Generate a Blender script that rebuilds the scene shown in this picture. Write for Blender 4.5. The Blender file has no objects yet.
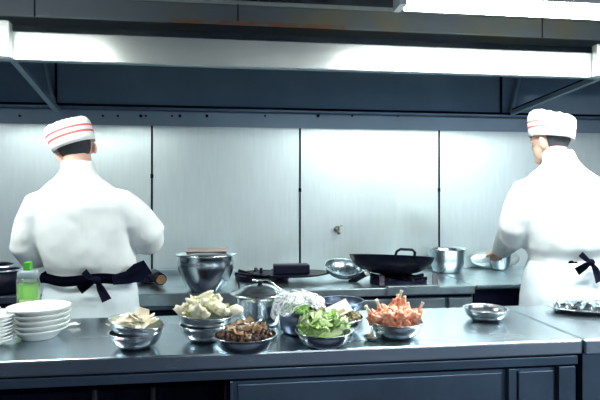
import bpy, bmesh, math, random
from mathutils import Vector, Matrix, Euler
random.seed(7)
PI = math.pi
C = bpy.context.scene.collection
S = bpy.context.scene

# ---------------------------------------------------------------- camera
F = 530.0; TH = math.radians(7.4); CZ = 1.35; HOR = 196.0
fw = Vector((math.sin(TH), math.cos(TH), 0)); rt = Vector((math.cos(TH), -math.sin(TH), 0))
cam = bpy.data.objects.new('camera', bpy.data.cameras.new('camera')); C.objects.link(cam)
cam.location = (0, 0, CZ); cam.rotation_euler = (PI/2, 0, -TH)
cam.data.sensor_width = 36; cam.data.lens = 36*F/600; cam.data.shift_y = -4/600
cam.data.clip_start = .05
S.camera = cam

def ray(px, py): return fw + rt*((px-300)/F) + Vector((0, 0, (HOR-py)/F))
def onz(px, py, z):
    d = ray(px, py); return Vector((0, 0, CZ)) + d*((z-CZ)/d.z)
def ony(px, py, Y):
    d = ray(px, py); return Vector((0, 0, CZ)) + d*(Y/d.y)

# ---------------------------------------------------------------- materials
def mat(name, col, rough=.5, metal=0, bump=0, bscale=30, vary=0, vscale=8, stretch=None, rvar=0, alpha=1, trans=0, ior=1.45, sub=0, coat=0, spec=None):
    m = bpy.data.materials.new(name); m.use_nodes = True
    nt = m.node_tree; b = nt.nodes['Principled BSDF']
    b.inputs['Base Color'].default_value = (*col, 1); b.inputs['Roughness'].default_value = rough
    b.inputs['Metallic'].default_value = metal; b.inputs['Alpha'].default_value = alpha
    b.inputs['Transmission Weight'].default_value = trans; b.inputs['IOR'].default_value = ior
    b.inputs['Coat Weight'].default_value = coat
    if spec is not None: b.inputs['Specular IOR Level'].default_value = spec
    if sub:
        b.inputs['Subsurface Weight'].default_value = sub; b.inputs['Subsurface Scale'].default_value = .02
    tc = nt.nodes.new('ShaderNodeTexCoord'); mp = nt.nodes.new('ShaderNodeMapping')
    nt.links.new(tc.outputs['Object'], mp.inputs['Vector'])
    if stretch: mp.inputs['Scale'].default_value = stretch
    def noise(sc, det=4):
        n = nt.nodes.new('ShaderNodeTexNoise'); n.inputs['Scale'].default_value = sc; n.inputs['Detail'].default_value = det
        nt.links.new(mp.outputs['Vector'], n.inputs['Vector']); return n
    if vary:
        n = noise(vscale); r = nt.nodes.new('ShaderNodeValToRGB')
        r.color_ramp.elements[0].position = .3; r.color_ramp.elements[1].position = .7
        r.color_ramp.elements[0].color = (*[max(0, c*(1-vary)) for c in col], 1)
        r.color_ramp.elements[1].color = (*[min(1, c*(1+vary*.6)) for c in col], 1)
        nt.links.new(n.outputs['Fac'], r.inputs['Fac']); nt.links.new(r.outputs['Color'], b.inputs['Base Color'])
    if rvar:
        n = noise(vscale*.7); r = nt.nodes.new('ShaderNodeMapRange')
        r.inputs['To Min'].default_value = max(.03, rough-rvar); r.inputs['To Max'].default_value = rough+rvar
        nt.links.new(n.outputs['Fac'], r.inputs['Value']); nt.links.new(r.outputs['Result'], b.inputs['Roughness'])
    if bump:
        n = noise(bscale); bp = nt.nodes.new('ShaderNodeBump'); bp.inputs['Strength'].default_value = bump; bp.inputs['Distance'].default_value = .01
        nt.links.new(n.outputs['Fac'], bp.inputs['Height']); nt.links.new(bp.outputs['Normal'], b.inputs['Normal'])
    return m
def emis(name, col, st):
    m = bpy.data.materials.new(name); m.use_nodes = True; nt = m.node_tree
    b = nt.nodes['Principled BSDF']; b.inputs['Base Color'].default_value = (.8, .8, .8, 1)
    b.inputs['Emission Color'].default_value = (*col, 1); b.inputs['Emission Strength'].default_value = st
    return m
def two_tone(name, ca, cb, scale, rough=.5, lo=.42, hi=.58, sub=0, bump=.3):
    m = mat(name, ca, rough, sub=sub, bump=bump, bscale=scale*1.5)
    nt = m.node_tree; b = nt.nodes['Principled BSDF']
    tc = [n for n in nt.nodes if n.type == 'TEX_COORD'][0]
    n = nt.nodes.new('ShaderNodeTexNoise'); n.inputs['Scale'].default_value = scale; n.inputs['Detail'].default_value = 5
    r = nt.nodes.new('ShaderNodeValToRGB'); r.color_ramp.elements[0].position = lo; r.color_ramp.elements[1].position = hi
    r.color_ramp.elements[0].color = (*ca, 1); r.color_ramp.elements[1].color = (*cb, 1)
    nt.links.new(tc.outputs['Object'], n.inputs['Vector']); nt.links.new(n.outputs['Fac'], r.inputs['Fac']); nt.links.new(r.outputs['Color'], b.inputs['Base Color'])
    return m

M = dict(
 wallsteel=mat('wall_steel', (.54, .635, .65), .36, .60, bump=.008, bscale=3, vary=.04, vscale=9, stretch=(6, 6, .5), rvar=.07),
 steel=mat('table_steel', (.46, .55, .61), .26, 1, bump=.012, bscale=5, vary=.06, vscale=3, stretch=(1, 3, 3), rvar=.05),
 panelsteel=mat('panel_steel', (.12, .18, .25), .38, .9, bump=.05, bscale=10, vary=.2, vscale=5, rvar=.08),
 stovesteel=mat('stove_steel', (.50, .61, .66), .33, 1, bump=.05, bscale=14, vary=.2, vscale=9, rvar=.1),
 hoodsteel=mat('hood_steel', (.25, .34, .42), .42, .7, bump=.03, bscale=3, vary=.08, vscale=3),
 fascia=mat('fascia_steel', (.68, .73, .71), .27, .68, vary=.03, vscale=4),
 bowl=mat('bowl_steel', (.66, .74, .78), .23, 1, rvar=.05, vscale=20),
 brushed=mat('pot_steel', (.60, .68, .72), .23, 1, rvar=.07, vscale=20, stretch=(1, 1, 6)),
 darksteel=mat('dark_steel', (.13, .17, .24), .32, .9, rvar=.1, vscale=15),
 iron=mat('black_iron', (.003, .004, .014), .42, 0, bump=.15, bscale=60, spec=.22),
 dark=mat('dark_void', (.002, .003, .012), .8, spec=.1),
 rubber=mat('navy_black', (.003, .004, .02), .6, spec=.2),
 duct=two_tone('duct_metal', (.085, .11, .13), (.13, .12, .05), 2.2, .5, .45, .7, bump=.1),
 rust=two_tone('rust', (.16, .07, .04), (.10, .11, .10), 14, .8),
 cloth=mat('white_cotton', (.70, .75, .75), .9, bump=.7, bscale=5, stretch=(1.6, 1, .5), sub=0),
 apron=mat('apron_cotton', (.60, .70, .74), .9, bump=.7, bscale=5, stretch=(1.6, 1, .5)),
 cap=mat('cap_cotton', (.87, .88, .87), .9, bump=.2, bscale=25),
 red=mat('red_stripe', (.75, .13, .12), .9),
 tie=mat('black_ribbon', (.001, .002, .012), .8, spec=.1),
 skin=mat('skin', (.72, .44, .34), .55, sub=.15, bump=.05, bscale=60),
 hair=mat('short_black_hair', (.03, .035, .045), .7, bump=.8, bscale=180),
 trousers=mat('navy_trousers', (.02, .025, .06), .9),
 shoe=mat('black_shoe', (.01, .01, .02), .4),
 eye=mat('eye', (.8, .8, .8), .2),
 white=mat('porcelain', (.86, .91, .90), .18, coat=.5),
 paper=mat('white_paper', (.88, .88, .84), .8),
 tag=mat('tan_tag', (.55, .42, .22), .7),
 green=mat('green_liquid', (.24, .66, .04), .15, trans=.25, ior=1.33),
 greencap=mat('green_cap', (.08, .42, .04), .35),
 collar=mat('grey_collar', (.22, .30, .32), .35),
 clear=mat('clear_plastic', (.85, .95, .85), .08, trans=.9, ior=1.2),
 label=mat('pale_label', (.62, .85, .35), .5),
 film=mat('plastic_film', (.90, .95, .97), .16, alpha=.42, bump=1, bscale=30),
 shoot=two_tone('bamboo_shoot', (.80, .78, .52), (.92, .91, .76), 30, .45, sub=.1),
 tofu=two_tone('cream_slice', (.90, .80, .58), (.95, .91, .78), 25, .5, sub=.1),
 lettuce=two_tone('lettuce', (.62, .90, .34), (.90, .98, .72), 22, .6, sub=.2),
 greens=two_tone('greens', (.08, .30, .06), (.35, .60, .15), 40, .5),
 fungus=two_tone('brown_mushroom', (.02, .012, .014), (.38, .21, .10), 60, .3, .48, .66),
 ham=two_tone('ham_slice', (.52, .33, .20), (.75, .60, .42), 30, .4),
 pickle=two_tone('pickled_greens', (.05, .045, .02), (.30, .26, .12), 60, .4, .38, .62),
 pepper=two_tone('orange_pepper', (.65, .22, .03), (.20, .08, .02), 40, .4),
 meat=two_tone('marinated_meat', (.62, .13, .04), (.95, .55, .38), 48, .35, .35, .65, sub=.1),
 bone=mat('bone', (.90, .84, .66), .5),
 wood=mat('wood', (.42, .22, .12), .6, vary=.3, vscale=40),
 board=mat('wood_lid', (.38, .30, .27), .5, vary=.2, vscale=20),
 floor=mat('floor_tile', (.03, .04, .07), .5, vary=.2, vscale=3),
 ceil=mat('ceiling_paint', (.02, .028, .05), .8),
 pale=mat('far_wall_paint', (.055, .085, .15), .7, vary=.1, vscale=2),
 tube=emis('lamp_tube', (.97, 1.0, .95), 34),
 housing=mat('lamp_housing', (.75, .78, .78), .4),
 brass=mat('brass', (.40, .38, .30), .3, 1),
)

m = M['film']; nt = m.node_tree; b = nt.nodes['Principled BSDF']
tc = [n for n in nt.nodes if n.type == 'TEX_COORD'][0]
vn = nt.nodes.new('ShaderNodeTexNoise'); vn.inputs['Scale'].default_value = 22; vn.inputs['Detail'].default_value = 3; vn.inputs['Distortion'].default_value = 2.5
rp = nt.nodes.new('ShaderNodeValToRGB'); rp.color_ramp.elements[0].position = .38; rp.color_ramp.elements[0].color = (.18, .18, .18, 1)
rp.color_ramp.elements[1].position = .5; rp.color_ramp.elements[1].color = (.92, .92, .92, 1)
e = rp.color_ramp.elements.new(.62); e.color = (.2, .2, .2, 1)
nt.links.new(tc.outputs['Object'], vn.inputs['Vector']); nt.links.new(vn.outputs['Fac'], rp.inputs['Fac']); nt.links.new(rp.outputs['Color'], b.inputs['Alpha'])

# ---------------------------------------------------------------- mesh helpers
def obj(name, bm, m, parent=None, smooth=False, bevel=0, mats=None, sub=0):
    me = bpy.data.meshes.new(name); bmesh.ops.recalc_face_normals(bm, faces=bm.faces[:]); bm.to_mesh(me); bm.free()
    for x in (mats or [m]): me.materials.append(x)
    o = bpy.data.objects.new(name, me); C.objects.link(o)
    if parent: o.parent = parent
    if smooth:
        for p in me.polygons: p.use_smooth = True
    if bevel:
        b = o.modifiers.new('bevel', 'BEVEL'); b.width = bevel; b.segments = 2; b.limit_method = 'ANGLE'
    if sub:
        s = o.modifiers.new('sub', 'SUBSURF'); s.levels = sub; s.render_levels = sub
    return o
def tag(o, label, cat, group=None, kind=None):
    o['label'] = label; o['category'] = cat
    if group: o['group'] = group
    if kind: o['kind'] = kind
    return o
def thing(name, label, cat, loc=(0, 0, 0), rz=0, group=None):
    o = bpy.data.objects.new(name, None); o.empty_display_size = .05; C.objects.link(o); o.location = loc; o.rotation_euler = (0, 0, rz)
    return tag(o, label, cat, group)
def struct(name, bm, m, **k):
    o = obj(name, bm, m, **k); o['kind'] = 'structure'; return o
def box(bm, x0, x1, y0, y1, z0, z1, mi=0):
    v = [bm.verts.new(p) for p in ((x0,y0,z0),(x1,y0,z0),(x1,y1,z0),(x0,y1,z0),(x0,y0,z1),(x1,y0,z1),(x1,y1,z1),(x0,y1,z1))]
    for f in ((3,2,1,0),(4,5,6,7),(0,1,5,4),(1,2,6,5),(2,3,7,6),(3,0,4,7)):
        bm.faces.new([v[i] for i in f]).material_index = mi
    return bm
def B(*a): return box(bmesh.new(), *a)
def lathe(bm, prof, n=40, sx=1, sy=1, off=(0, 0, 0), mi=0):
    rings = []
    for r, z in prof:
        if r < 1e-6: rings.append([bm.verts.new((off[0], off[1], off[2]+z))])
        else: rings.append([bm.verts.new((off[0]+sx*r*math.cos(2*PI*i/n), off[1]+sy*r*math.sin(2*PI*i/n), off[2]+z)) for i in range(n)])
    for a, b in zip(rings, rings[1:]):
        for i in range(n):
            j = (i+1) % n
            if len(a) == 1 and len(b) == 1: continue
            if len(a) == 1: f = bm.faces.new((a[0], b[i], b[j]))
            elif len(b) == 1: f = bm.faces.new((a[i], a[j], b[0]))
            else: f = bm.faces.new((a[i], a[j], b[j], b[i]))
            f.material_index = mi
    return bm
def L(prof, **k): return lathe(bmesh.new(), prof, **k)
def tube(bm, pts, r, n=10, cap=True):
    pts = [Vector(p) for p in pts]; rs = r if isinstance(r, (list, tuple)) else [r]*len(pts)
    rings = []; up = None
    for i, p in enumerate(pts):
        d = (pts[min(i+1, len(pts)-1)]-pts[max(i-1, 0)]).normalized()
        if up is None:
            up = Vector((0, 0, 1)) if abs(d.z) < .9 else Vector((0, 1, 0))
        a = d.cross(up).normalized(); b = a.cross(d).normalized(); up = b
        rings.append([bm.verts.new(p+a*rs[i]*math.cos(2*PI*k/n)+b*rs[i]*math.sin(2*PI*k/n)) for k in range(n)])
    for a, b in zip(rings, rings[1:]):
        for k in range(n): bm.faces.new((a[k], a[(k+1) % n], b[(k+1) % n], b[k]))
    if cap: bm.faces.new(rings[0][::-1]); bm.faces.new(rings[-1])
    return bm
def T(pts, r, **k): return tube(bmesh.new(), pts, r, **k)
def bar(bm, a, b, w, h):
    a = Vector(a); b = Vector(b); d = (b-a).normalized(); s = d.cross(Vector((0, 0, 1)))
    s = s.normalized() if s.length > .01 else Vector((1, 0, 0)); u = s.cross(d)
    v = [bm.verts.new(p+s*w/2*i+u*h/2*j) for p in (a, b) for i, j in ((-1,-1),(1,-1),(1,1),(-1,1))]
    for f in ((0,1,2,3),(7,6,5,4),(0,4,5,1),(1,5,6,2),(2,6,7,3),(3,7,4,0)): bm.faces.new([v[i] for i in f])
    return bm
def loft(bm, rings, n=28, p=2.3):
    """elliptical rings (x,y,z,rx,ry) stacked in z, closed at the ends"""
    rr = []
    for x, y, z, rx, ry in rings:
        row = []
        for i in range(n):
            a = 2*PI*i/n; c, s = math.cos(a), math.sin(a)
            row.append(bm.verts.new((x+rx*math.copysign(abs(c)**(2/p), c), y+ry*math.copysign(abs(s)**(2/p), s), z)))
        rr.append(row)
    for a, b in zip(rr, rr[1:]):
        for i in range(n): bm.faces.new((a[i], a[(i+1) % n], b[(i+1) % n], b[i]))
    bm.faces.new(rr[0][::-1]); bm.faces.new(rr[-1]); return bm
def ball(bm, c, r, sc=(1, 1, 1), rot=None, seg=16):
    mtx = Matrix.Translation(c) @ (rot.to_matrix().to_4x4() if rot else Matrix()) @ Matrix.Diagonal((*[r*s for s in sc], 1))
    bmesh.ops.create_uvsphere(bm, u_segments=seg, v_segments=seg//2, radius=1, matrix=mtx); return bm
def blob(r=.01, sc=(1, 1, 1), jit=.3, sub=2):
    bm = bmesh.new(); bmesh.ops.create_icosphere(bm, subdivisions=sub, radius=r)
    ph = [random.uniform(0, 6) for _ in range(6)]
    for v in bm.verts:
        c = v.co.normalized()
        k = 1+jit*(math.sin(c.x*4+ph[0])*math.sin(c.y*5+ph[1])+.6*math.sin(c.z*7+ph[2])*math.cos(c.x*6+ph[3]))
        v.co = Vector((v.co.x*sc[0], v.co.y*sc[1], v.co.z*sc[2]))*k
    return bm
def flake(w, l, curl=.3, t=.002, nx=6, ny=8, wav=.15):
    """curled leaf or slice"""
    bm = bmesh.new(); g = []; ph = random.uniform(0, 6)
    for j in range(ny+1):
        v = j/ny; ww = w*(math.sin(PI*(.12+.76*v))**.6); row = []
        for i in range(nx+1):
            u = i/nx-.5
            row.append(bm.verts.new((u*ww, (v-.5)*l, curl*l*((v-.5)**2*2)+curl*w*abs(u)**2*2+wav*w*math.sin(v*9+ph)*u)))
        g.append(row)
    for j in range(ny):
        for i in range(nx): bm.faces.new((g[j][i], g[j][i+1], g[j+1][i+1], g[j+1][i]))
    r = bmesh.ops.solidify(bm, geom=bm.faces[:], thickness=t)
    return bm
def wedge(w, l, t=.005):
    """flat cut slice with irregular outline"""
    bm = bmesh.new(); n = 7; vs = []
    for k in range(n):
        a = 2*PI*k/n+random.uniform(-.25, .25); q = random.uniform(.75, 1.1)
        vs.append(bm.verts.new((w/2*q*math.cos(a), l/2*q*math.sin(a), .004*math.sin(a*2))))
    f = bm.faces.new(vs); bmesh.ops.solidify(bm, geom=[f], thickness=t); return bm
def dup(root, loc=None, rot=None, label=None, scale=None):
    r = root.copy(); C.objects.link(r)
    if loc is not None: r.location = loc
    if rot is not None: r.rotation_euler = rot
    if scale is not None: r.scale = scale
    if label: r['label'] = label
    for ch in list(root.children):
        c = ch.copy(); C.objects.link(c); c.parent = r
        for g in ch.children:
            d = g.copy(); C.objects.link(d); d.parent = c
    return r

# ---------------------------------------------------------------- room
XL, XR, YW, YN, ZC = -4.8, 5.4, 3.80, -3.4, 2.85
struct('floor', B(XL, XR, YN, YW, -.1, 0), M['floor'])
struct('ceiling', B(XL, XR, YN, YW, ZC, ZC+.1), M['ceil'])
struct('wall_back', B(XL, XR, YW, YW+.1, 0, ZC), M['wallsteel'])
struct('wall_front', B(XL, XR, YN-.1, YN, 0, ZC), M['pale'])
struct('wall_left', B(XL-.1, XL, YN, YW, 0, ZC), M['pale'])
struct('wall_right', B(XR, XR+.1, YN, YW, 0, ZC), M['pale'])
n = 1
for px in (152, 300, 439):
    p = ony(px, 200, YW)
    struct('trim_%d' % n, B(p.x-.006, p.x+.006, YW-.006, YW, .8, 1.96), M['dark']); n += 1
for px, ys in ((152, (176,)), (300, (125, 190)), (439, (190,))):
    for y in ys:
        p = ony(px, y, YW-.006)
        tag(obj('panel_clip', B(p.x-.01, p.x+.01, p.y-.006, p.y, p.z-.014, p.z+.014), M['dark'], bevel=.003), 'small dark clip on the wall seam nearest x%s'.replace(' nearest x%s', '') + {152: ' behind the left chef', 300: ', %s on the middle seam' % ('upper one' if y == 125 else 'lower one'), 439: ' above the steel pot by the wok'}[px], 'clip')
# wall outlet tap
p = ony(337, 229, YW)
t = thing('wall_tap', 'small tarnished metal tap stub on the steel wall above the black wok', 'tap', p)
obj('flange', T([(0, 0, 0), (0, -.012, 0)], .022), M['brass'], t, smooth=True)
obj('spout', T([(0, -.01, 0), (0, -.05, 0), (0, -.065, -.012), (0, -.068, -.035)], .011), M['brass'], t, smooth=True)
obj('lever', T([(-.02, -.045, .018), (.03, -.045, .028)], .006), M['brass'], t, smooth=True)
# back ledge of the cooking line
zs = .81; YS = 3.05

# ---------------------------------------------------------------- hood
YF = 2.80; zfb, zft = 2.03, 2.17
h = thing('range_hood', 'long stainless steel extractor hood with bright front edge above the cooking line', 'hood')
obj('fascia', B(XL+.02, 2.55, YF, YF+.02, zfb, zft), M['fascia'], h, bevel=.003)
obj('fascia_lip', B(XL+.02, 2.55, YF+.02, YF+.05, zfb, zfb+.012), M['hoodsteel'], h)
bm = bmesh.new()
vs = [bm.verts.new(q) for q in ((XL+.02, YF+.02, zft-.01), (4.4, YF+.02, zft-.01), (4.4, YW-.05, zft+.245), (XL+.02, YW-.05, zft+.245))]
bm.faces.new(vs); bmesh.ops.solidify(bm, geom=bm.faces[:], thickness=.012)
obj('hood_roof', bm, M['hoodsteel'], h)
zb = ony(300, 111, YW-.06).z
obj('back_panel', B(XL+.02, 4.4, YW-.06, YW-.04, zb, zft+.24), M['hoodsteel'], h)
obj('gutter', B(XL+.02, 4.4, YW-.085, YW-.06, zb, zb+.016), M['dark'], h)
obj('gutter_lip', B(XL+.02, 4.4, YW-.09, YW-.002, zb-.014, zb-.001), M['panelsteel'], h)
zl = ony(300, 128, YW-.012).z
obj('hood_shadow_strip', B(XL+.02, 4.4, YW-.014, YW-.002, zl, zb-.014), M['hoodsteel'], h)  # darker strip that stands in for the fascia's shadow on the wall
for px in (20, 103, 118, 141, 146, 172, 180, 207, 265, 318, 352, 398, 452, 590):
    q = ony(px, 116, YW-.016)
    obj('bolt', T([(q.x, YW-.014, q.z), (q.x, YW-.028, q.z)], .007 if px % 3 else .011, n=8), M['dark'], h)
for a, b in (((57, 110), (2, 45)), ((512, 113), (622, 68))):
    p0 = ony(*a, YW-.10); p1 = ony(*b, YF+.07)
    if b[0] > 300: p1.z = max(p1.z, zfb+.02)
    obj('brace', bar(bmesh.new(), p0, p1, .035, .03), M['hoodsteel'], h)
    obj('brace_edge', bar(bmesh.new(), p0+Vector((.0, -.005, .024)), p1+Vector((0, -.005, .024)), .014, .012), M['dark'], h)
for a, b, w in (((55, 108), (44, 50), .05), ((511, 112), (525, 50), .04)):
    obj('gusset', bar(bmesh.new(), ony(*a, YW-.09), ony(*b, YW-.09), w, .02), M['stovesteel'], h)
for px in (56, 501):
    q = ony(px, 90, YW-.065); obj('seam', B(q.x-.006, q.x+.006, YW-.072, YW-.06, zb, zft+.2), M['dark'], h)
# end boxes of the fascia (left and right)
for px, nm in ((3, 'left'), (598, 'right')):
    q = ony(px, 45, YF-.03)
    w = .045
    x0, x1 = (q.x-.25, q.x+.035) if nm == 'left' else (q.x-.02, q.x+.3)
    obj('end_box', B(x0, x1, YF-.05, YF-.002, zfb-.002, zft+.04), M['fascia'], h, bevel=.008)
# exhaust duct above
dz0 = ony(300, 28, 3.25).z; dz1 = ony(300, 7, 3.25).z
d = thing('exhaust_duct', 'long grey duct with rusty lower edge running above the hood', 'duct')
obj('duct_body', B(XL+.02, 4.4, 3.25, 3.42, dz0, dz1), M['duct'], d, bevel=.01)
obj('rusty_edge', B(ony(170, 25, 3.24).x, ony(345, 25, 3.24).x, 3.235, 3.25, dz0-.004, dz0+.022), M['rust'], d)
for px in (34, 238, 543): 
    q = ony(px, 20, 3.24); obj('duct_seam', B(q.x-.003, q.x+.003, 3.245, 3.25, dz0, dz1), M['dark'], d)
dz2 = dz1+.04
tag(obj('ceiling_beam', B(XL+.02, 4.4, 3.15, 3.3, dz2, dz2+.1), M['darksteel'], bevel=.005), 'dark steel beam running along the top above the duct', 'beam')

# ---------------------------------------------------------------- lamps
def lamp(x0, x1, y, z, label, w=.10, power=60, emi=None, group=None):
    t = thing('fluorescent_lamp', label, 'lamp', ((x0+x1)/2, y, z), 0, group)
    hl = (x1-x0)/2
    obj('housing', B(-hl, hl, -w/2, w/2, .022, .05), M['housing'], t, bevel=.004)
    bm = bmesh.new()
    for s in (-.026, .026): tube(bm, [(-hl+.03, s, 0), (hl-.03, s, 0)], .019, n=12)
    obj('tube', bm, M['tube'], t, smooth=True)
    for s in (-1, 1): obj('end_cap', B(s*hl-.015, s*hl+.015, -w/2, w/2, -.02, .05), M['housing'], t)
    for s in (-.6, .6): obj('hanger', T([(hl*s, 0, .05), (hl*s, 0, ZC-z)], .004, n=6), M['housing'], t)
    li = bpy.data.lights.new('lamp_light', 'AREA'); li.shape = 'RECTANGLE'; li.size = (x1-x0)*.95; li.size_y = .07
    li.energy = power; li.color = (.95, 1.0, .98)
    lo = bpy.data.objects.new('lamp_light', li); C.objects.link(lo); lo.location = (0, 0, -.024); lo.parent = t
    return t
LY, LZ = 2.20, 2.175
xl = ony(400, 0, LY).x
lamp(xl, xl+1.9, LY, LZ, 'glowing white fluorescent lamp hanging at the upper right above the hood edge', power=48)
xr = ony(115, 60, 3.4).x-.05
lamp(xr-1.35, xr, LY, LZ, 'fluorescent lamp hanging at the upper left, lighting the left end of hood', power=14)
for px in (12, 268, 348, 462):
    x = ony(px, 140, YW).x*10.2/3.8
    lamp(x-.3, x+.3, -2.6, 2.46, 'ceiling fluorescent lamp on the near side of the kitchen', w=.14, power=38 if px < 400 else 130, group='ceiling lamps behind the camera')

# ---------------------------------------------------------------- pass tables
ZT = .85; Y0, Y1 = 1.70, 2.27
xe = ony(583, 345, Y0).x
def edge_x(px): return ony(px, 370, Y0).x
t = thing('prep_table', 'long stainless steel pass table carrying the plates, pots and bowls of food', 'table')
obj('tabletop', B(-2.6, xe, Y0, Y1, ZT-.05, ZT), M['steel'], t, bevel=.006)
obj('under_rail', B(-2.6, xe-.01, Y0+.012, Y0+.03, ZT-.088, ZT-.058), M['panelsteel'], t, bevel=.002)
obj('rail_groove', B(-2.6, xe-.012, Y0+.02, Y1-.02, ZT-.06, ZT-.05), M['dark'], t)
xc = edge_x(230)
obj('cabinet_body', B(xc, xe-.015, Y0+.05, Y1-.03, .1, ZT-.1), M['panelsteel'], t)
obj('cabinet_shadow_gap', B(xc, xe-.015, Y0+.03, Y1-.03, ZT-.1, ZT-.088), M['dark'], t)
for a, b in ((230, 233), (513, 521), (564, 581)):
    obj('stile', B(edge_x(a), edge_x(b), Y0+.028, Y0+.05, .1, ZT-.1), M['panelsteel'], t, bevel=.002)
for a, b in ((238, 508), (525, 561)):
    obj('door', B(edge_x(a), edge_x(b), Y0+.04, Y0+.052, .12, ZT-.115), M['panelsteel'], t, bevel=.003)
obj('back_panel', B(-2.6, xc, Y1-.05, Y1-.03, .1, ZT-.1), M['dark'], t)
obj('lower_shelf', B(-2.6, xc, Y0+.05, Y1-.03, .22, .24), M['darksteel'], t)
for x in (-2.5, edge_x(60), edge_x(134), edge_x(226)):
    obj('leg', T([(x, Y0+.42, 0), (x, Y0+.42, ZT-.06)], .018), M['iron'], t, smooth=True)
for x in (xc+.05, xe-.06):
    for y in (Y0+.08, Y1-.08): obj('foot', T([(x, y, 0), (x, y, .1)], .02), M['darksteel'], t)
t = thing('prep_table', 'second stainless steel table joining the pass table at the right edge', 'table')
obj('tabletop', B(xe+.006, 3.0, Y0-.005, Y1, ZT-.052, ZT+.001), M['steel'], t, bevel=.006)
obj('cabinet_body', B(xe+.02, 2.98, Y0+.03, Y1-.03, .1, ZT-.052), M['panelsteel'], t)
obj('foot', B(xe+.04, xe+.08, Y0+.08, Y0+.12, 0, .1), M['darksteel'], t)
obj('foot', B(2.9, 2.94, Y0+.08, Y0+.12, 0, .1), M['darksteel'], t)

# ---------------------------------------------------------------- cooking line
def sx(px, Y=YS): return ony(px, 290, Y).x
# left dark range
t = thing('gas_range', 'dark gas range at the far left beside the first chef', 'stove')
obj('range_body', B(-3.4, sx(40), YS, YW-.01, .05, zs-.04), M['iron'], t)
obj('range_top', B(-3.4, sx(40), YS-.02, YW-.01, zs-.04, zs), M['darksteel'], t, bevel=.005)
for k in range(3): obj('knob', T([(-1.9+.12*k, YS, .7), (-1.9+.12*k, YS-.03, .7)], .02), M['iron'], t)
# work counter
t = thing('steel_counter', 'steel counter block under the big pot between the first chef and the burners', 'counter')
obj('counter_top', B(sx(41), sx(239), YS-.03, YW-.01, zs-.075, zs-.004), M['stovesteel'], t, bevel=.006)
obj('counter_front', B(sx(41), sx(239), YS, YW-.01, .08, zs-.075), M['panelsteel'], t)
obj('kick_gap', B(sx(41), sx(239), YS-.005, YS, zs-.16, zs-.10), M['dark'], t)
tag(obj('splash_tray', bar(bmesh.new(), ony(152, 274, YW-.06)+Vector((0,0,-.01)), ony(236, 274, YW-.06)+Vector((0,0,-.01)), .10, .09), M['stovesteel'], bevel=.004), 'low steel splash ledge against the wall behind the big pot', 'ledge')
# central wok range
t = thing('wok_range', 'stainless steel wok range under the large black wok', 'stove')
x0, x1 = sx(240), sx(472)
obj('range_top', B(x0, x1, YS, YW-.01, zs-.03, zs), M['stovesteel'], t, bevel=.004)
obj('front_rail', B(x0, x1, YS-.045, YS+.0, zs-.045, zs+.004), M['stovesteel'], t, bevel=.006)
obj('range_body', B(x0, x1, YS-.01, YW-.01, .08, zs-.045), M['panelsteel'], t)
obj('front_gap', B(x0, x1-.01, YS-.014, YS-.01, zs-.066, zs-.05), M['dark'], t)
obj('control_panel', B(x0+.05, sx(443), YS-.03, YS-.01, zs-.15, zs-.07), M['stovesteel'], t, bevel=.003)
obj('control_panel', B(sx(447), x1-.01, YS-.03, YS-.01, zs-.15, zs-.07), M['stovesteel'], t, bevel=.003)
obj('spill_box', B(sx(384), sx(435), YS-.075, YS-.03, zs-.035, zs+.018), M['stovesteel'], t, bevel=.004)
for k, (px, py) in enumerate(((262, 277), (398, 281))):
    q = onz(px, py, zs+.01)
    bm = bmesh.new()
    lathe(bm, [(.16, 0), (.175, 0), (.175, .03), (.16, .035), (.15, .01), (.16, 0)], off=(q.x, q.y, zs))
    for a in range(8):
        c, s = math.cos(a*PI/4+.2), math.sin(a*PI/4+.2)
        bar(bm, (q.x+.07*c, q.y+.07*s, zs+.02), (q.x+.18*c, q.y+.18*s, zs+.04), .016, .02)
    lathe(bm, [(0, 0), (.06, 0), (.06, .025), (.03, .03), (0, .03)], off=(q.x, q.y, zs))
    obj('burner', bm, M['iron'], t)
for px in (383, 437):
    q = onz(px, 287, zs)
    obj('pot_rest', bar(bmesh.new(), (q.x, q.y+.02, zs), (q.x+.01, q.y+.06, zs+.06), .03, .02), M['iron'], t)
q = onz(262, 283, zs); obj('lighter_valve', T([(q.x, q.y+.1, zs), (q.x, q.y+.1, zs+.08)], .010), M['iron'], t)
# right station
t = thing('steel_counter', 'steel cooking counter with dark front behind the right chef', 'counter')
obj('counter_top', B(sx(473), 4.2, YS-.04, YW-.01, zs-.02, zs), M['stovesteel'], t, bevel=.005)
obj('counter_rim', B(sx(473), 4.2, YS-.05, YS-.03, zs-.012, zs+.006), M['bowl'], t, bevel=.003)
obj('counter_front', B(sx(473), 4.2, YS-.02, YW-.01, .08, zs-.02), M['rubber'], t)
obj('knob', T([(sx(522), YS-.02, .74), (sx(522), YS-.05, .74)], .018), M['darksteel'], t)

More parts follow.
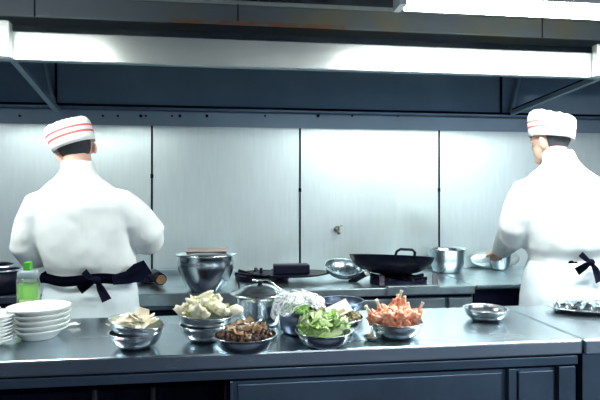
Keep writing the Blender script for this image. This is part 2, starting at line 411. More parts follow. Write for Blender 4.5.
# ---------------------------------------------------------------- bowls and pots
def bowl_prof(R, hh, rb, t=.0016, lip=.006):
    o = []; N = 9
    for i in range(N+1):
        a = i/N; o.append((rb+(R-rb)*math.sin(a*PI/2*.92)/math.sin(PI/2*.92), hh*(1-math.cos(a*PI/2*.92))/(1-math.cos(PI/2*.92))))
    outer = [(0, 0)]+o+[(R+lip, hh+.001), (R+lip, hh+.003)]
    inner = [(R-t, hh+.002)]+[(max(r-t, .001), z+t) for r, z in o[::-1]]+[(0, t)]
    return outer+inner
def bowl(loc, R, hh, rb, label, m='bowl', rot=(0, 0, 0), group=None, name='steel_bowl'):
    o = obj(name, L(bowl_prof(R, hh, rb), n=48), M[m], smooth=True); o.location = loc; o.rotation_euler = rot
    return tag(o, label, 'bowl', group)
def from_base(px, py): return onz(px, py, ZT)+Vector((0, 0, .0005))
def heap(center, R, top, count, proto, base=0, spread=.85, tilt=.6, sc=(.8, 1.2), keep=None):
    """copy a piece over a dome; first use moves the proto itself"""
    for i in range(count):
        rr = R*spread*math.sqrt((i+.5)/count); a = i*2.39996
        z = base+top*(1-(rr/R)**2)
        loc = Vector(center)+Vector((rr*math.cos(a), rr*math.sin(a), z))
        rot = (random.uniform(-tilt, tilt)-.25*math.sin(a), random.uniform(-tilt, tilt)+.25*math.cos(a), random.uniform(0, 6.28))
        s = random.uniform(*sc); p = proto[i % len(proto)]
        if i < len(proto): p.location = loc; p.rotation_euler = rot; p.scale = (s, s, s)
        else: dup(p, loc, rot, scale=(s, s, s))
def chopped(name, center, R, top, m, label, cat, r=.007, count=130, flat=.6, fill=.02):
    """finely chopped food nobody could count: one mesh"""
    bm = bmesh.new()
    lathe(bm, [(0, -fill), (R*.6, -fill), (R*.95, 0), (R*.7, top*.5), (R*.35, top*.85), (0, top*.93)], n=20)
    for i in range(count):
        rr = R*math.sqrt((i+.5)/count)*.97; a = i*2.39996
        z = top*(1-(rr/R)**2)
        tmp = blob(r*random.uniform(.7, 1.5), (random.uniform(.7, 1.6), 1, flat), .35, 1)
        mt = Matrix.Translation((rr*math.cos(a), rr*math.sin(a), z)) @ Euler((random.random()*6, random.random()*6, random.random()*6)).to_matrix().to_4x4()
        tmp.transform(mt); me = bpy.data.meshes.new('t'); tmp.to_mesh(me); tmp.free(); bm.from_mesh(me); bpy.data.meshes.remove(me)
    o = obj(name, bm, M[m], smooth=True); o.location = center
    return tag(o, label, cat, kind='stuff')

# --- 1. cream slices on two nested bowls (left)
p = from_base(136, 347)
bowl(p, .085, .052, .035, 'lower empty steel bowl under the tilted bowl of cream slices')
p2 = p+Vector((-.004, 0, .028))
bowl(p2, .088, .055, .035, 'tilted upper steel bowl holding cream-coloured slices', rot=(.0, .16, 0))
pr = []
for k in range(3):
    pr.append(tag(obj('tofu_slice', wedge(.050, .060), M['tofu']), 'cream-coloured slice piled in the tilted left bowl', 'food slice', 'cream slices in the left bowl'))
heap(p2+Vector((-.0, 0, .042)), .080, .034, 26, pr, tilt=.35)
s = tag(obj('tofu_slice', wedge(.065, .05, .004), M['tofu']), 'large pale cream slice standing up on top of the left bowl', 'food slice')
s.location = p2+Vector((.026, -.01, .085)); s.rotation_euler = (1.25, .3, .3)

# --- 2. bamboo shoots on two nested bowls
p = from_base(205, 340)
bowl(p, .085, .055, .035, 'lower steel bowl under the bowl of white bamboo shoots')
p2 = p+Vector((-.002, 0, .035))
bowl(p2, .092, .055, .035, 'upper steel bowl heaped with white bamboo shoots', rot=(0, .08, 0))
pr = []
for k in range(4):
    bm = flake(.032, .062, .3, .005) if k % 2 else blob(.019, (1, 1.6, .7), .3)
    pr.append(tag(obj('bamboo_shoot', bm, M['shoot'], smooth=True), 'creamy white piece of bamboo shoot in the heaped bowl', 'vegetable', 'bamboo shoots in the heaped bowl'))
heap(p2+Vector((0, 0, .040)), .088, .066, 44, pr, spread=.84, tilt=.6)
s = tag(obj('bamboo_shoot', blob(.019, (2.2, .5, .55), .1), M['shoot'], smooth=True), 'long pale bamboo shoot sticking up from top of the heap', 'vegetable')
s.location = p2+Vector((-.002, -.01, .118)); s.rotation_euler = (0, -.5, .1)
s = tag(obj('bamboo_shoot', blob(.026, (1.2, .9, .8), .3), M['shoot'], smooth=True), 'round white bamboo shoot lump at the right side of the heap', 'vegetable')
s.location = p2+Vector((.105, .03, .058))

# --- 3. brown mushrooms bowl at front
p = from_base(245, 350.5)
bowl(p, .100, .052, .045, 'front steel bowl filled with browned mushrooms and ham')
chopped('mushroom_slices', p+Vector((.002, .004, .048)), .086, .026, 'fungus', 'glossy dark brown chopped mushrooms in the front steel bowl', 'food', .011, 110)
pr = [tag(obj('ham_slice', flake(.03, .045, .4, .003), M['ham'], smooth=True), 'curled tan slice lying among the dark mushrooms', 'food slice', 'tan slices among mushrooms')]
heap(p+Vector((0, -.01, .062)), .075, .02, 9, pr)
tag(obj('chopstick', T([p+Vector((-.055, -.02, .078)), p+Vector((.02, -.015, .083))], .004, n=8), M['bone'], smooth=True), 'pale stick lying across the browned mushrooms', 'chopstick')
tag(obj('chopstick', T([p+Vector((.015, -.01, .083)), p+Vector((.055, .0, .097))], .0045, n=8), M['bowl'], smooth=True), 'short steel utensil tip poking up from the mushrooms', 'utensil')

# --- 4. lidded pot
p = from_base(260, 324)
t = thing('stock_pot', 'lidded steel pot with wide shallow lid behind the mushroom bowl', 'pot', p)
obj('pot_body', L([(0, 0), (.074, 0), (.087, .012), (.094, .05), (.092, .10), (.096, .122), (.094, .122), (.089, .10), (.091, .05), (.083, .014), (0, .003)], n=48), M['brushed'], t, smooth=True)
obj('lid', L([(0, .155), (.03, .153), (.06, .145), (.08, .133), (.098, .126), (.117, .123), (.117, .121), (.098, .122), (0, .122)], n=48), M['bowl'], t, smooth=True)
obj('lid_knob', L([(0, .152), (.010, .152), (.008, .158), (.014, .161), (.012, .166), (0, .167)], n=20), M['iron'], t, smooth=True)
tag(obj('ladle', T([p+Vector((-.03, -.005, .172)), p+Vector((.03, 0, .171)), p+Vector((.082, -.05, .135))], .0045, n=8), M['bowl'], smooth=True), 'thin steel ladle handle lying over the lid of the pot', 'ladle')

# --- 5. dark pot with film
p = from_base(302, 332)
t = thing('storage_pot', 'dark steel pot partly wrapped in clear plastic film beside the lettuce bowl', 'pot', p)
obj('pot_body', L([(0, 0), (.066, 0), (.078, .012), (.084, .05), (.086, .085), (.084, .085), (.080, .05), (.074, .014), (0, .003)], n=48), M['darksteel'], t, smooth=True)
chopped('leafy_greens', p+Vector((-.02, -.02, .075)), .048, .028, 'greens', 'dark and light green leaves under film in the dark pot', 'vegetable', .010, 50)
chopped('red_meat_pieces', p+Vector((.045, -.02, .07)), .03, .028, 'fungus', 'brownish red pieces at the right side of the dark pot', 'food', .009, 30)
bm = bmesh.new(); N, K = 60, 16; g = []
for j in range(K+1):
    v = j/K; row = []
    for i in range(N):
        a = 2*PI*i/N; r = .012+.088*v+.006*math.sin(a*9+v*5)*v
        z = .135-.02*v-.006*math.sin(a*7+v*9) + .01*math.sin(a*3+v*6)
        if v > .8: z -= (v-.8)*(.10+.22*max(0, math.cos(a-PI*1.05))**2)
        row.append(bm.verts.new((r*math.cos(a), r*math.sin(a)*.9, z)))
    g.append(row)
for j in range(K):
    for i in range(N): bm.faces.new((g[j][i], g[j][(i+1) % N], g[j+1][(i+1) % N], g[j+1][i]))
o = obj('plastic_film', bm, M['film'], smooth=True); o.location = p+Vector((-.01, .01, .005))
tag(o, 'crumpled clear plastic film draped over the dark pot', 'plastic film')

# --- 6. dark bowl at back
p = from_base(341, 315)
bowl(p, .092, .06, .04, 'darker steel bowl at the back edge behind the white card', m='darksteel')
# --- 7. pickle bowl + card
p = from_base(338, 332)
bowl(p, .092, .055, .04, 'steel bowl of chopped brown pickles behind the lettuce bowl')
chopped('pickled_vegetables', p+Vector((0, 0, .052)), .082, .022, 'pickle', 'dark olive chopped pickles in the bowl behind the lettuce', 'food', .009, 110)
chopped('orange_peppers', p+Vector((-.05, .03, .066)), .028, .014, 'pepper', 'small orange pieces at the left rim of the pickle bowl', 'food', .007, 22)
c = thing('price_card', 'white card lying tilted on the bowl of pickles', 'card', p+Vector((-.005, -.035, .09)))
c.rotation_euler = (.85, -.38, .15)
obj('card', B(-.044, .044, -.026, .026, 0, .0015), M['paper'], c)
obj('sticker', B(-.02, .018, -.018, -.006, .0015, .0022), M['tag'], c)
# --- 8. lettuce bowl
p = from_base(324, 345.5)
bowl(p, .090, .048, .04, 'front steel bowl filled with pale green lettuce')
pr = []
for k in range(4):
    pr.append(tag(obj('lettuce_piece', flake(.060, .062, .28, .003, wav=.35), M['lettuce'], smooth=True), 'pale green torn lettuce piece in the front bowl', 'lettuce', 'lettuce pieces in the front bowl'))
heap(p+Vector((-.002, .004, .040)), .084, .046, 44, pr, tilt=.32, spread=.74)
heap_c = tag(obj('lettuce_piece', blob(.03, (1.9, 1.8, 1.0), .12), M['lettuce'], smooth=True), 'pale green lettuce clump underneath the torn lettuce pieces', 'lettuce')
heap_c.location = p+Vector((0, .003, .045))
# --- 9. meat skewers
p = from_base(396, 336.5)
bowl(p, .093, .055, .045, 'steel bowl full of red marinated drumsticks')
def drumstick():
    t = thing('meat_skewer', 'red marinated meat on pale bone standing in the bowl', 'meat', group='marinated meat pieces in the bowl')
    bm = bmesh.new(); ball(bm, (0, 0, .0), .019, (1, .9, 1.25)); me = blob(.021, (1.0, .9, 1.35), .38, 3)
    obj('meat', me, M['meat'], t, smooth=True); bm.free()
    obj('bone', T([(0, 0, .02), (0, 0, .048), (0, 0, .056)], [.0055, .0052, .0068], n=8), M['bone'], t, smooth=True)
    return t
k = drumstick()
for i, (dx, dy, dz, rx, ry) in enumerate(((-.082, -.01, .070, .1, -.65), (-.045, .01, .082, .1, -.5), (.008, .01, .108, 0, .3), (.022, .03, .088, -.2, -.05), (.040, .01, .085, 0, -.1), (.074, 0, .070, 0, .5))):
    q = p+Vector((dx, dy, dz)); r = (rx, ry, 0)
    if i == 0: k.location = q; k.rotation_euler = r
    else: dup(k, q, r)
pr = [tag(obj('marinated_meat', blob(.020, (1.2, 1, .8), .5, 3), M['meat'], smooth=True), 'small boneless chunk of red marinated meat between the drumsticks', 'meat', 'boneless meat chunks in the bowl') for k in range(3)]
heap(p+Vector((0, -.004, .052)), .080, .040, 28, pr, tilt=1, spread=.78)
lm = tag(obj('marinated_meat', blob(.032, (2.1, 1.9, .9), .1), M['meat'], smooth=True), 'lump of red marinated meat filling the base of the bowl', 'meat'); lm.location = p+Vector((0, 0, .045))
# --- 10. small scoop + brown end
p = from_base(371, 340)
t = thing('serving_spoon', 'small steel spoon with brown tip lying between lettuce and meat bowls', 'spoon', p)
obj('spoon_bowl', L(bowl_prof(.026, .012, .008), n=20), M['bowl'], t, smooth=True)
obj('spoon_handle', T([(.0, 0, .012), (.01, .02, .04), (.02, .03, .07)], .004), M['bowl'], t, smooth=True)
obj('brown_tip', T([(.0, -.012, .004), (.003, -.002, .03)], [.006, .005]), M['tag'], t, smooth=True)
# --- 11. empty bowl right
p = from_base(485.5, 319.5)
bowl(p, .084, .044, .04, 'empty shallow steel bowl standing alone on the right of the table')
# --- 12. oval platter
p = onz(588, 311, ZT)
t = thing('oval_platter', 'large oval steel platter with crumpled foil pieces at the right edge', 'platter', p+Vector((0, 0, .001)))
obj('platter', L([(0, 0), (.14, 0), (.165, .018), (.182, .022), (.182, .024), (.163, .0215), (.138, .003), (0, .003)], n=56, sy=.72), M['bowl'], t, smooth=True)
pr = []
for i in range(16):
    a = i*2.4; r = .13*math.sqrt((i+.5)/16)
    if i == 0:
        fo = tag(obj('foil_piece', flake(.06, .07, .15, .002, wav=.35), M['bowl'], smooth=True), 'crumpled silver foil piece lying on the oval platter', 'foil', 'foil pieces on the platter')
        fo.location = p+Vector((0, 0, .02))
    else: dup(fo, p+Vector((r*math.cos(a), .7*r*math.sin(a), .016)), (random.uniform(-.12, .12), random.uniform(-.12, .12), a))
for i in range(6):
    a = i*1.1+.4
    q = p+Vector((.1*math.cos(a), .06*math.sin(a), .022))
    if i == 0:
        dk = tag(obj('dark_morsel', blob(.013, (1.6, 1, .5), .3), M['iron'], smooth=True), 'dark flat morsel lying among the foil on the platter', 'food', 'dark morsels on the platter'); dk.location = q
    else: dup(dk, q, (0, 0, a))

# --- plates
def plate_prof(R, hh, rb): return [(0, 0), (rb, 0), (rb+.003, .004), (R*.82, hh*.7), (R, hh), (R+.001, hh+.003), (R-.003, hh+.004), (R*.8, hh*.75+.003), (rb, .007), (0, .007)]
p = from_base(34, 341)+Vector((0, .05, 0))
names = ['bottom', 'second from bottom', 'middle', 'second from top', 'top']
for k in range(5):
    o = obj('dinner_plate', L(plate_prof(.105-.002*(4-k), .034, .056), n=56), M['white'], smooth=True)
    o.location = p+Vector((.002*(k % 2), 0, .0185*k)); 
    tag(o, '%s round white deep plate in the right-hand stack by the green bottle' % names[k].capitalize(), 'plate', 'stack of round white plates')
q0 = onz(-25, 349, ZT)+Vector((-.01, .02, .001))
ord_ = ['Lowest', 'Second', 'Third', 'Fourth', 'Fifth', 'Sixth', 'Seventh', 'Eighth']
for k in range(8):
    bm = loft(bmesh.new(), [(0, 0, 0, .075, .055), (0, 0, .006, .085, .062), (0, 0, .022, .112, .085), (0, 0, .026, .114, .087), (0, 0, .026, .108, .082), (0, 0, .012, .085, .06)], n=40, p=3.2)
    o = obj('square_dish', bm, M['white'], smooth=True); o.location = q0+Vector((.003*math.sin(k*2), 0, .0112*k)); o.rotation_euler = (0, 0, .5)
    tag(o, '%s white rounded square dish counted upward in the leftmost stack' % ord_[k], 'dish', 'stack of square dishes at the left edge')
o = obj('crumpled_napkin', blob(.05, (1.1, .9, .38), .25, 3), M['paper'], smooth=True); o.location = q0+Vector((.02, 0, .0112*7+.045))
tag(o, 'crumpled white napkin on top of the leftmost stack of dishes', 'napkin')
bm = flake(.04, .05, .15, .0015); o = obj('paper_scrap', bm, M['paper']); o.location = from_base(74, 327)+Vector((0, 0, .008)); o.rotation_euler = (0, 0, 1.2)
tag(o, 'small white paper scrap lying just right of the round plates', 'paper')

# --- green bottle
p = from_base(28, 319)
t = thing('detergent_bottle', 'clear bottle of green liquid with green cap behind the white plates', 'bottle', p)
obj('bottle_body', L([(0, 0), (.04, 0), (.044, .006), (.044, .15), (.042, .165), (.034, .172), (.034, .17), (.040, .163), (.042, .15), (.042, .008), (.038, .002), (0, .002)], n=36, sy=.75), M['clear'], t, smooth=True)
obj('liquid', L([(0, .003), (.037, .003), (.0405, .008), (.0405, .145), (0, .145)], n=36, sy=.74), M['green'], t, smooth=True)
obj('collar', L([(0, .168), (.040, .168), (.041, .172), (.041, .19), (.032, .198), (0, .198)], n=36, sy=.75), M['collar'], t, smooth=True)
obj('cap', B(-.014, .014, -.014, .014, .196, .232), M['greencap'], t, bevel=.004)
obj('label', B(-.022, .024, -.0345, -.0335, .045, .085), M['label'], t)

# ---------------------------------------------------------------- things on the cooking line
p = onz(206, 289.5, zs)+Vector((0, 0, .0)); 
t = thing('stock_pot', 'big round-bellied steel pot with lid standing on the counter by the wall', 'pot', p)
obj('pot_body', L([(0, 0), (.095, 0), (.105, .006), (.135, .06), (.158, .12), (.162, .16), (.152, .19), (.166, .202), (.163, .204), (.149, .19), (.158, .16), (.154, .12), (.13, .06), (.1, .01), (0, .004)], n=56), M['brushed'], t, smooth=True)
obj('lid', L([(0, .226), (.12, .222), (.165, .212), (.178, .204), (.176, .202), (0, .204)], n=56), M['bowl'], t, smooth=True)
tag(obj('wooden_board', B(p.x-.11, p.x+.12, p.y-.09, p.y+.09, p.z+.2265, p.z+.233), M['board'], bevel=.004), 'flat brown wooden board resting on the lid of the big pot', 'board')
# brown handles
p = onz(157, 284, zs)
t = thing('bamboo_brush', 'round brown brush with dark bristles lying beside the left chef', 'brush', p+Vector((0, -.02, .045)))
obj('brush_head', T([(.04, -.1, 0), (-.02, .03, .01)], [.034, .036], n=18), M['iron'], t, smooth=True)
obj('brush_end', T([(.041, -.103, 0), (.04, -.1, 0)], [.028, .028], n=18), M['wood'], t)
tag(obj('steel_ladle', T([p+Vector((-.12, .05, .06)), p+Vector((-.05, 0, .075)), p+Vector((.02, -.05, .03))], [.014, .02, .014]), M['bowl'], smooth=True), 'dull steel ladle lying across the brush beside the left chef', 'ladle')
tag(obj('dark_cloth', blob(.07, (1.3, .8, .35), .2, 3), M['rubber'], smooth=True), 'dark cloth bundle under the ladle beside the left chef', 'cloth').location = p+Vector((-.07, .07, .022))
# iron block and griddle
q = onz(292, 281, zs)
t = thing('griddle', 'flat black iron griddle plate on the burners left of the skimmer', 'griddle', q+Vector((0, 0, .036)))
obj('plate', L([(0, 0), (.19, 0), (.25, .014), (.25, .018), (.18, .006), (0, .006)], n=40, sy=.6), M['iron'], t, smooth=True)
t2 = obj('iron_block', B(-.105, .125, -.045, .045, 0, .060), M['iron'], bevel=.008); t2.location = q+Vector((-.01, .04, .0425))
tag(t2, 'black rectangular iron pan resting on the griddle plate', 'pan')
# skimmer
q = onz(342, 279, zs)+Vector((0, 0, .012))
t = thing('wok_skimmer', 'perforated steel wok skimmer tilted between griddle and black wok', 'skimmer', q+Vector((0, 0, .012))); t.rotation_euler = (.34, .05, 0)
sk = obj('skimmer_bowl', L(bowl_prof(.118, .06, .03), n=40), M['stovesteel'], t, smooth=True)
bm = bmesh.new()
for rr, cnt in ((.045, 8), (.07, 12), (.095, 16)):
    for i in range(cnt):
        a = 2*PI*i/cnt; zz = .06*(rr/.118)**2*.75+.006
        ball(bm, (rr*math.cos(a), rr*math.sin(a), zz), .006, (1, 1, .6), seg=8)
obj('perforations', bm, M['bowl'], t)
obj('handle', T([(.03, -.11, .01), (.07, -.13, .05), (.115, -.15, .10)], [.016, .017, .019], n=14), M['iron'], t, smooth=True)
obj('handle_tip', T([(.112, -.149, .097), (.124, -.153, .111)], [.021, .021], n=14), M['white'], t, smooth=True)
# wok
q = onz(394, 283, zs)+Vector((0, .06, .045)); 
t = thing('wok', 'large black iron wok on the burner in front of the steel wall', 'wok', q); t.rotation_euler = (-.13, .06, 0)
RW = 43*q.y/527
obj('wok_body', L(bowl_prof(RW, .112, .06, t=.003, lip=.002), n=60), M['iron'], t, smooth=True)
for s in (1,):
    obj('handle', T([(.06+.0, -s*(RW-.01), .10), (.055, -s*(RW+.01), .135), (.035, -s*(RW+.018), .148), (-.035, -s*(RW+.018), .148), (-.055, -s*(RW+.01), .135), (-.06, -s*(RW-.01), .10)], .008), M['iron'], t, smooth=True)
# steel pot
q = onz(447, 272, zs)
t = thing('steel_pot', 'open steel pot standing right of the black wok by the wall', 'pot', Vector((q.x, min(q.y, YW-.16), zs)))
obj('pot_body', L([(0, 0), (.085, 0), (.1, .01), (.122, .09), (.126, .155), (.136, .165), (.134, .167), (.122, .157), (.118, .09), (.096, .012), (0, .004)], n=48), M['brushed'], t, smooth=True)
# lid leaning
q = ony(492, 271, YW-.03)
o = obj('pot_lid', L([(0, .03), (.08, .025), (.17, .008), (.2, 0), (.2, -.003), (0, .0)], n=48), M['wallsteel'], smooth=True)
o.location = (q.x, YW-.07, zs+.074); o.rotation_euler = (PI/2*.82, 0, 0); o.scale = (1, .36, 1)
tag(o, 'oval dull steel lid leaning on the wall between the pot and right chef', 'lid')
q = ony(497, 251, YW-.15)
o = bowl((q.x+.02, YW-.16, zs+.004), .075, .12, .04, 'tall grey steel bowl by the wall just left of the right chef', m='stovesteel')
# left dark pots
for (px, py, R, hh, lab) in ((-2, 293, .12, .13, 'black pot with bright steel rim at the left frame edge'), (-12, 283, .15, .11, 'second dark pot standing behind the rimmed pot at left edge')):
    q = onz(px, py, zs)
    t = thing('dark_pot', lab, 'pot', q)
    obj('pot_body', L([(0, 0), (R*.85, 0), (R, .02), (R, hh), (R-.004, hh), (R-.006, .02), (0, .005)], n=40), M['iron'], t, smooth=True)
    obj('pot_rim', L([(R-.005, hh-.004), (R+.006, hh-.004), (R+.006, hh+.004), (R-.005, hh+.004), (R-.005, hh-.004)], n=40), M['bowl'], t, smooth=True)
q = onz(606, 276, zs)
t = thing('dark_pot', 'black round pot at the right frame edge beyond the right chef', 'pot', q)
obj('pot_body', L([(0, 0), (.07, 0), (.1, .05), (.1, .13), (.095, .13), (.095, .05), (0, .01)], n=40), M['iron'], t, smooth=True)

# ---------------------------------------------------------------- chefs
def remesh(o, vox, smooth=4):
    r = o.modifiers.new('remesh', 'REMESH'); r.mode = 'VOXEL'; r.voxel_size = vox; r.use_smooth_shade = True
    s = o.modifiers.new('smooth', 'SMOOTH'); s.iterations = smooth; s.factor = .5
    return o
def folds(o, size, strength, seed=0, stretch=None):
    tx = bpy.data.textures.new('folds', 'CLOUDS'); tx.noise_scale = size; tx.noise_depth = 2
    d = o.modifiers.new('folds', 'DISPLACE'); d.texture = tx; d.strength = strength; d.mid_level = .5; d.texture_coords = 'LOCAL'
    return o
def chef(label, loc, s, hx, hz, lean, elbL, wrL, elbR, wrR, roll, yaw, pitch, flying, rz=0, kk=1.0, bxx=.065):
    t = thing('person', label, 'person', loc, rz); t.scale = (s, s, s)
    nx = lean                                       # neck offset in x
    def X(z): return nx*max(0, (z-.95)/.5)
    hc = Vector((hx, .055, hz))
    R = Matrix.Translation(hc) @ Euler((pitch, roll, yaw)).to_matrix().to_4x4()
    # body: head, neck, torso core, arms, hands, legs in one continuous surface
    bm = bmesh.new()
    hd = bmesh.new()
    ball(hd, (0, 0, .02), .1, (.78, .96, 1.05), seg=24); ball(hd, (0, .03, -.045), .07, (.82, .9, .95), seg=20)
    ball(hd, (0, .098, -.015), .014, (.8, 1.1, 1.7)); ball(hd, (0, .088, -.052), .018, (1.3, .6, .6)); ball(hd, (0, .075, -.09), .022)
    for e in (-1, 1):
        ball(hd, (e*.083, -.006, -.032), .032, (.38, .66, 1.05), Euler((0, e*.2, e*.35)))
    hd.transform(R); me = bpy.data.meshes.new('t'); hd.to_mesh(me); hd.free(); bm.from_mesh(me)
    tube(bm, [(nx, -.01, 1.38), (nx*.9+hx*.1, .0, 1.44), (hx*.7+nx*.3, .025, 1.50), R @ Vector((0, -.02, -.03))], [.07, .060, .056, .056], n=20)
    loft(bm, [(0, 0, .86, .14, .10), (0, 0, 1.0, .13, .09), (X(1.2), 0, 1.2, .15, .095), (X(1.35), 0, 1.35, .15, .08), (nx, 0, 1.42, .06, .05)])
    for sg, el, wr in ((-1, elbL, wrL), (1, elbR, wrR)):
        sh = Vector((X(1.34)+sg*.17, 0, 1.345)); el = Vector(el); wr = Vector(wr)
        tube(bm, [sh, (sh+el)/2, el, (el+wr)/2, wr], [.045, .042, .036, .034, .024], n=14)
        d = (wr-el).normalized(); side = d.cross(Vector((0, 0, 1))).normalized()
        palm = wr+d*.045
        ball(bm, palm, .045, (1, 1, .5)); 
        for k in range(4):
            o_ = side*(k-1.5)*.021; l = (.062, .072, .068, .052)[k] if sg < 0 else (.052, .068, .072, .062)[k]
            a = palm+o_+d*.03
            tube(bm, [a, a+d*l*.5+Vector((0, 0, -.006)), a+d*l*.85+Vector((0, 0, -.028))], [.009, .0085, .007], n=8)
        th = palm-side*sg*.03*(-1)
        tube(bm, [th, th-side*sg*(-.022)+d*.02+Vector((0, 0, -.01)), th-side*sg*(-.026)+d*.045+Vector((0, 0, -.018))], [.011, .010, .008], n=8)
    for sg in (-1, 1):
        tube(bm, [(sg*.09, 0, .9), (sg*.095, 0, .5), (sg*.1, -.01, .12), (sg*.1, 0, .07)], [.085, .055, .04, .04], n=14)
    remesh(obj('body', bm, M['skin'], t), .007, 3)
    for e in (-1, 1):
        ev = bmesh.new(); ball(ev, R @ Vector((e*.032, .083, .01)), .012); obj('eye', ev, M['eye'], t, smooth=True)
    # hair: shell over the back and sides of the skull
    bm = bmesh.new(); ball(bm, (0, -.008, .022), .1, (.82, .97, 1.06), seg=28)
    bmesh.ops.delete(bm, geom=[v for v in bm.verts if v.co.z < (-.078 if v.co.y < -.02 else .0) or v.co.y > .065], context='VERTS')
    bmesh.ops.solidify(bm, geom=bm.faces[:], thickness=.004); bm.transform(R)
    obj('hair', bm, M['hair'], t, smooth=True)
    # cap with two red stripes
    bm = bmesh.new(); prof = [(.098, .0, 0), (.100, .02, 0), (.102, .034, 0), (.103, .043, 1), (.104, .053, 0), (.105, .058, 0), (.105, .066, 1), (.104, .086, 0), (.098, .098, 0), (.078, .110, 0), (.04, .113, 0), (0, .113, 0)]
    rings = []
    for i, (r, z, mi) in enumerate(prof):
        if r == 0: rings.append([bm.verts.new((0, 0, z))]); continue
        rings.append([bm.verts.new((.96*r*math.cos(2*PI*k/36), 1.06*r*math.sin(2*PI*k/36), z+.0035*math.sin(k*1.9)*(z > .07)+(.012*math.sin(2*PI*k/36) if z < .07 else .02*math.sin(2*PI*k/36)))) for k in range(36)])
    for i in range(len(rings)-1):
        a, b = rings[i], rings[i+1]
        for k in range(36):
            j = (k+1) % 36
            f = bm.faces.new((a[k], a[j], b[0])) if len(b) == 1 else bm.faces.new((a[k], a[j], b[j], b[k]))
            f.material_index = 1 if prof[i+1][2] else 0
    bm.transform(R @ Matrix.Translation((0, -.006, .006)) @ Euler((.12, 0, 0)).to_matrix().to_4x4() @ Matrix.Diagonal((1.1, 1.06, 1.22, 1)))
    o = obj('cap', bm, None, t, smooth=True, mats=[M['cap'], M['red']]); sm = o.modifiers.new('s', 'SOLIDIFY'); sm.thickness = .003
    # jacket
    bm = bmesh.new()
    loft(bm, [(0, 0, .90, .195, .135), (0, 0, .955, .192, .13), (0, 0, .985, .196, .128), (0, .0, 1.02, .212, .14), (X(1.1), 0, 1.10, .214, .145), (X(1.2), 0, 1.2, .222, .145), (X(1.3), 0, 1.30, .226, .135),
              (X(1.36), 0, 1.36, .205, .115), (X(1.4), 0, 1.40, .155, .098), (nx, 0, 1.435, .105, .082), (nx, .005, 1.47, .080, .074), (nx-.008, .018, 1.52, .070, .068)], n=36)
    for sg, el, wr in ((-1, elbL, wrL), (1, elbR, wrR)):
        sh = Vector((X(1.34)+sg*.165, 0, 1.325)); el = Vector(el); wr = Vector(wr)
        tube(bm, [sh+Vector((-sg*.05, 0, .0)), sh+Vector((sg*.015, 0, -.02)), sh*.5+el*.5+Vector((sg*.012, 0, 0)), el+Vector((0, 0, .02)), el+(wr-el)*.12, el*.5+wr*.5, wr], [.078, .088, .092, .088, .082, .070, .055], n=18)
    jk = remesh(obj('jacket', bm, M['cloth'], t), .011, 5); folds(jk, .16, .020)
    # apron skirt wraps round below the waist
    bm = bmesh.new(); loft(bm, [(0, 0, .42, .235, .19), (0, 0, .60, .232, .185), (0, 0, .78, .226, .17), (0, 0, .90, .212, .148), (0, 0, .965, .196, .133)], n=48)
    folds(remesh(obj('apron', bm, M['apron'], t), .013, 4), .16, .02)
    # trousers and shoes
    bm = bmesh.new()
    for sg in (-1, 1): tube(bm, [(sg*.095, 0, .62), (sg*.1, 0, .35), (sg*.1, 0, .06)], [.10, .085, .08], n=16)
    obj('trousers', bm, M['trousers'], t, smooth=True)
    for sg in (-1, 1):
        bm = bmesh.new(); ball(bm, (sg*.1, .05, .05), .05, (1, 2.5, .95)); obj('shoe', bm, M['shoe'], t, smooth=True)
    # waist ribbon
    N = 48; bm = bmesh.new(); g = []
    for zz, k in ((.945, 1.07), (.96, 1.10), (.978, 1.10), (.992, 1.07)):
        k *= kk
        g.append([bm.verts.new((.205*k*math.copysign(abs(math.cos(2*PI*i/N))**.87, math.cos(2*PI*i/N)), .142*k*math.copysign(abs(math.sin(2*PI*i/N))**.87, math.sin(2*PI*i/N)), zz+.006*math.sin(i*.7))) for i in range(N)])
    for a, b in zip(g, g[1:]):
        for i in range(N): bm.faces.new((a[i], a[(i+1) % N], b[(i+1) % N], b[i]))
    bmesh.ops.solidify(bm, geom=bm.faces[:], thickness=.004)
    rb = obj('waist_ribbon', bm, M['tie'], t, smooth=True)
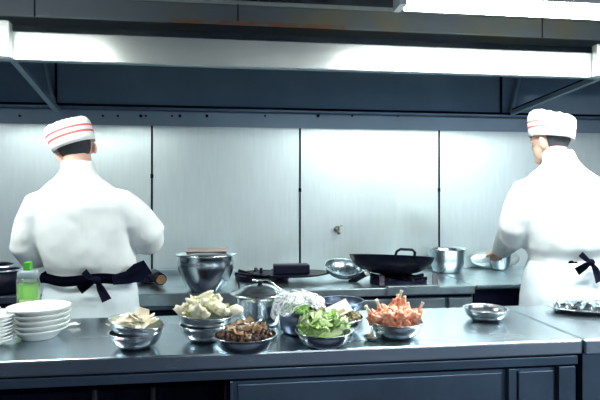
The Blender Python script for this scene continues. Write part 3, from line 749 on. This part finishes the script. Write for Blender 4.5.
    def strip(pts, w, nm):
        bm = bmesh.new(); rows = []
        for i, (p_, ww) in enumerate(zip(pts, w)):
            p_ = Vector(p_); d = Vector(pts[min(i+1, len(pts)-1)])-Vector(pts[max(0, i-1)]); nrm = Vector((-d.z, 0, d.x)).normalized()
            rows.append([bm.verts.new(p_+nrm*ww*u) for u in (-.5, 0, .5)])
        for a, b in zip(rows, rows[1:]):
            for i in range(2): bm.faces.new((a[i], a[i+1], b[i+1], b[i]))
        bmesh.ops.solidify(bm, geom=bm.faces[:], thickness=.005)
        return obj(nm, bm, M['tie'], rb, smooth=True)
    bx = bxx; by = -.162
    strip([(bx, by, .97), (bx-.03, by-.008, .985), (bx-.055, by, 1.01)], [.014, .026, .03], 'bow_loop')
    strip([(bx, by, .97), (bx-.035, by-.008, .952), (bx-.075, by, .925)], [.014, .034, .042], 'ribbon_tail')
    strip([(bx, by, .97), (bx+.02, by-.008, .93), (bx+.045, by, .875)], [.014, .036, .045], 'ribbon_tail')
    bm = bmesh.new(); ball(bm, (bx, by, .968), .018, (1.1, .6, 1)); obj('knot', bm, M['tie'], rb, smooth=True)
    if flying:
        strip([(.13, -.14, .965), (.19, -.12, .972), (.235, -.09, .99), (.275, -.06, 1.015)], [.045, .06, .09, .07], 'loose_ribbon')
    return t
c1 = ony(91, 300, 2.66); c1.z = 0
chef('person in white jacket and striped cap seen from behind, standing left with black apron tie', c1, 1.0, -.088, 1.585, -.06,
     (-.295, .03, 1.08), (-.22, .25, 1.04), (.265, .03, 1.14), (.20, .26, 1.10), -.34, .25, -.34, True)
c2 = ony(566, 300, 2.62); c2.z = 0
chef('person in white jacket and cap seen from behind, standing at the right frame edge', c2, 1.05, -.05, 1.575, -.03,
     (-.25, .05, 1.10), (-.20, .28, .99), (.30, .03, 1.14), (.28, .28, 1.08), .12, .4, -.2, False, kk=.80, bxx=.02)

# ---------------------------------------------------------------- world and view
w = bpy.data.worlds.new('world'); S.world = w; w.use_nodes = True
w.node_tree.nodes['Background'].inputs['Color'].default_value = (.35, .55, .9, 1); w.node_tree.nodes['Background'].inputs['Strength'].default_value = .3
S.view_settings.view_transform = 'Standard'; S.view_settings.look = 'None'; S.view_settings.gamma = 1
S.view_settings.exposure = .62; S.view_settings.use_curve_mapping = False
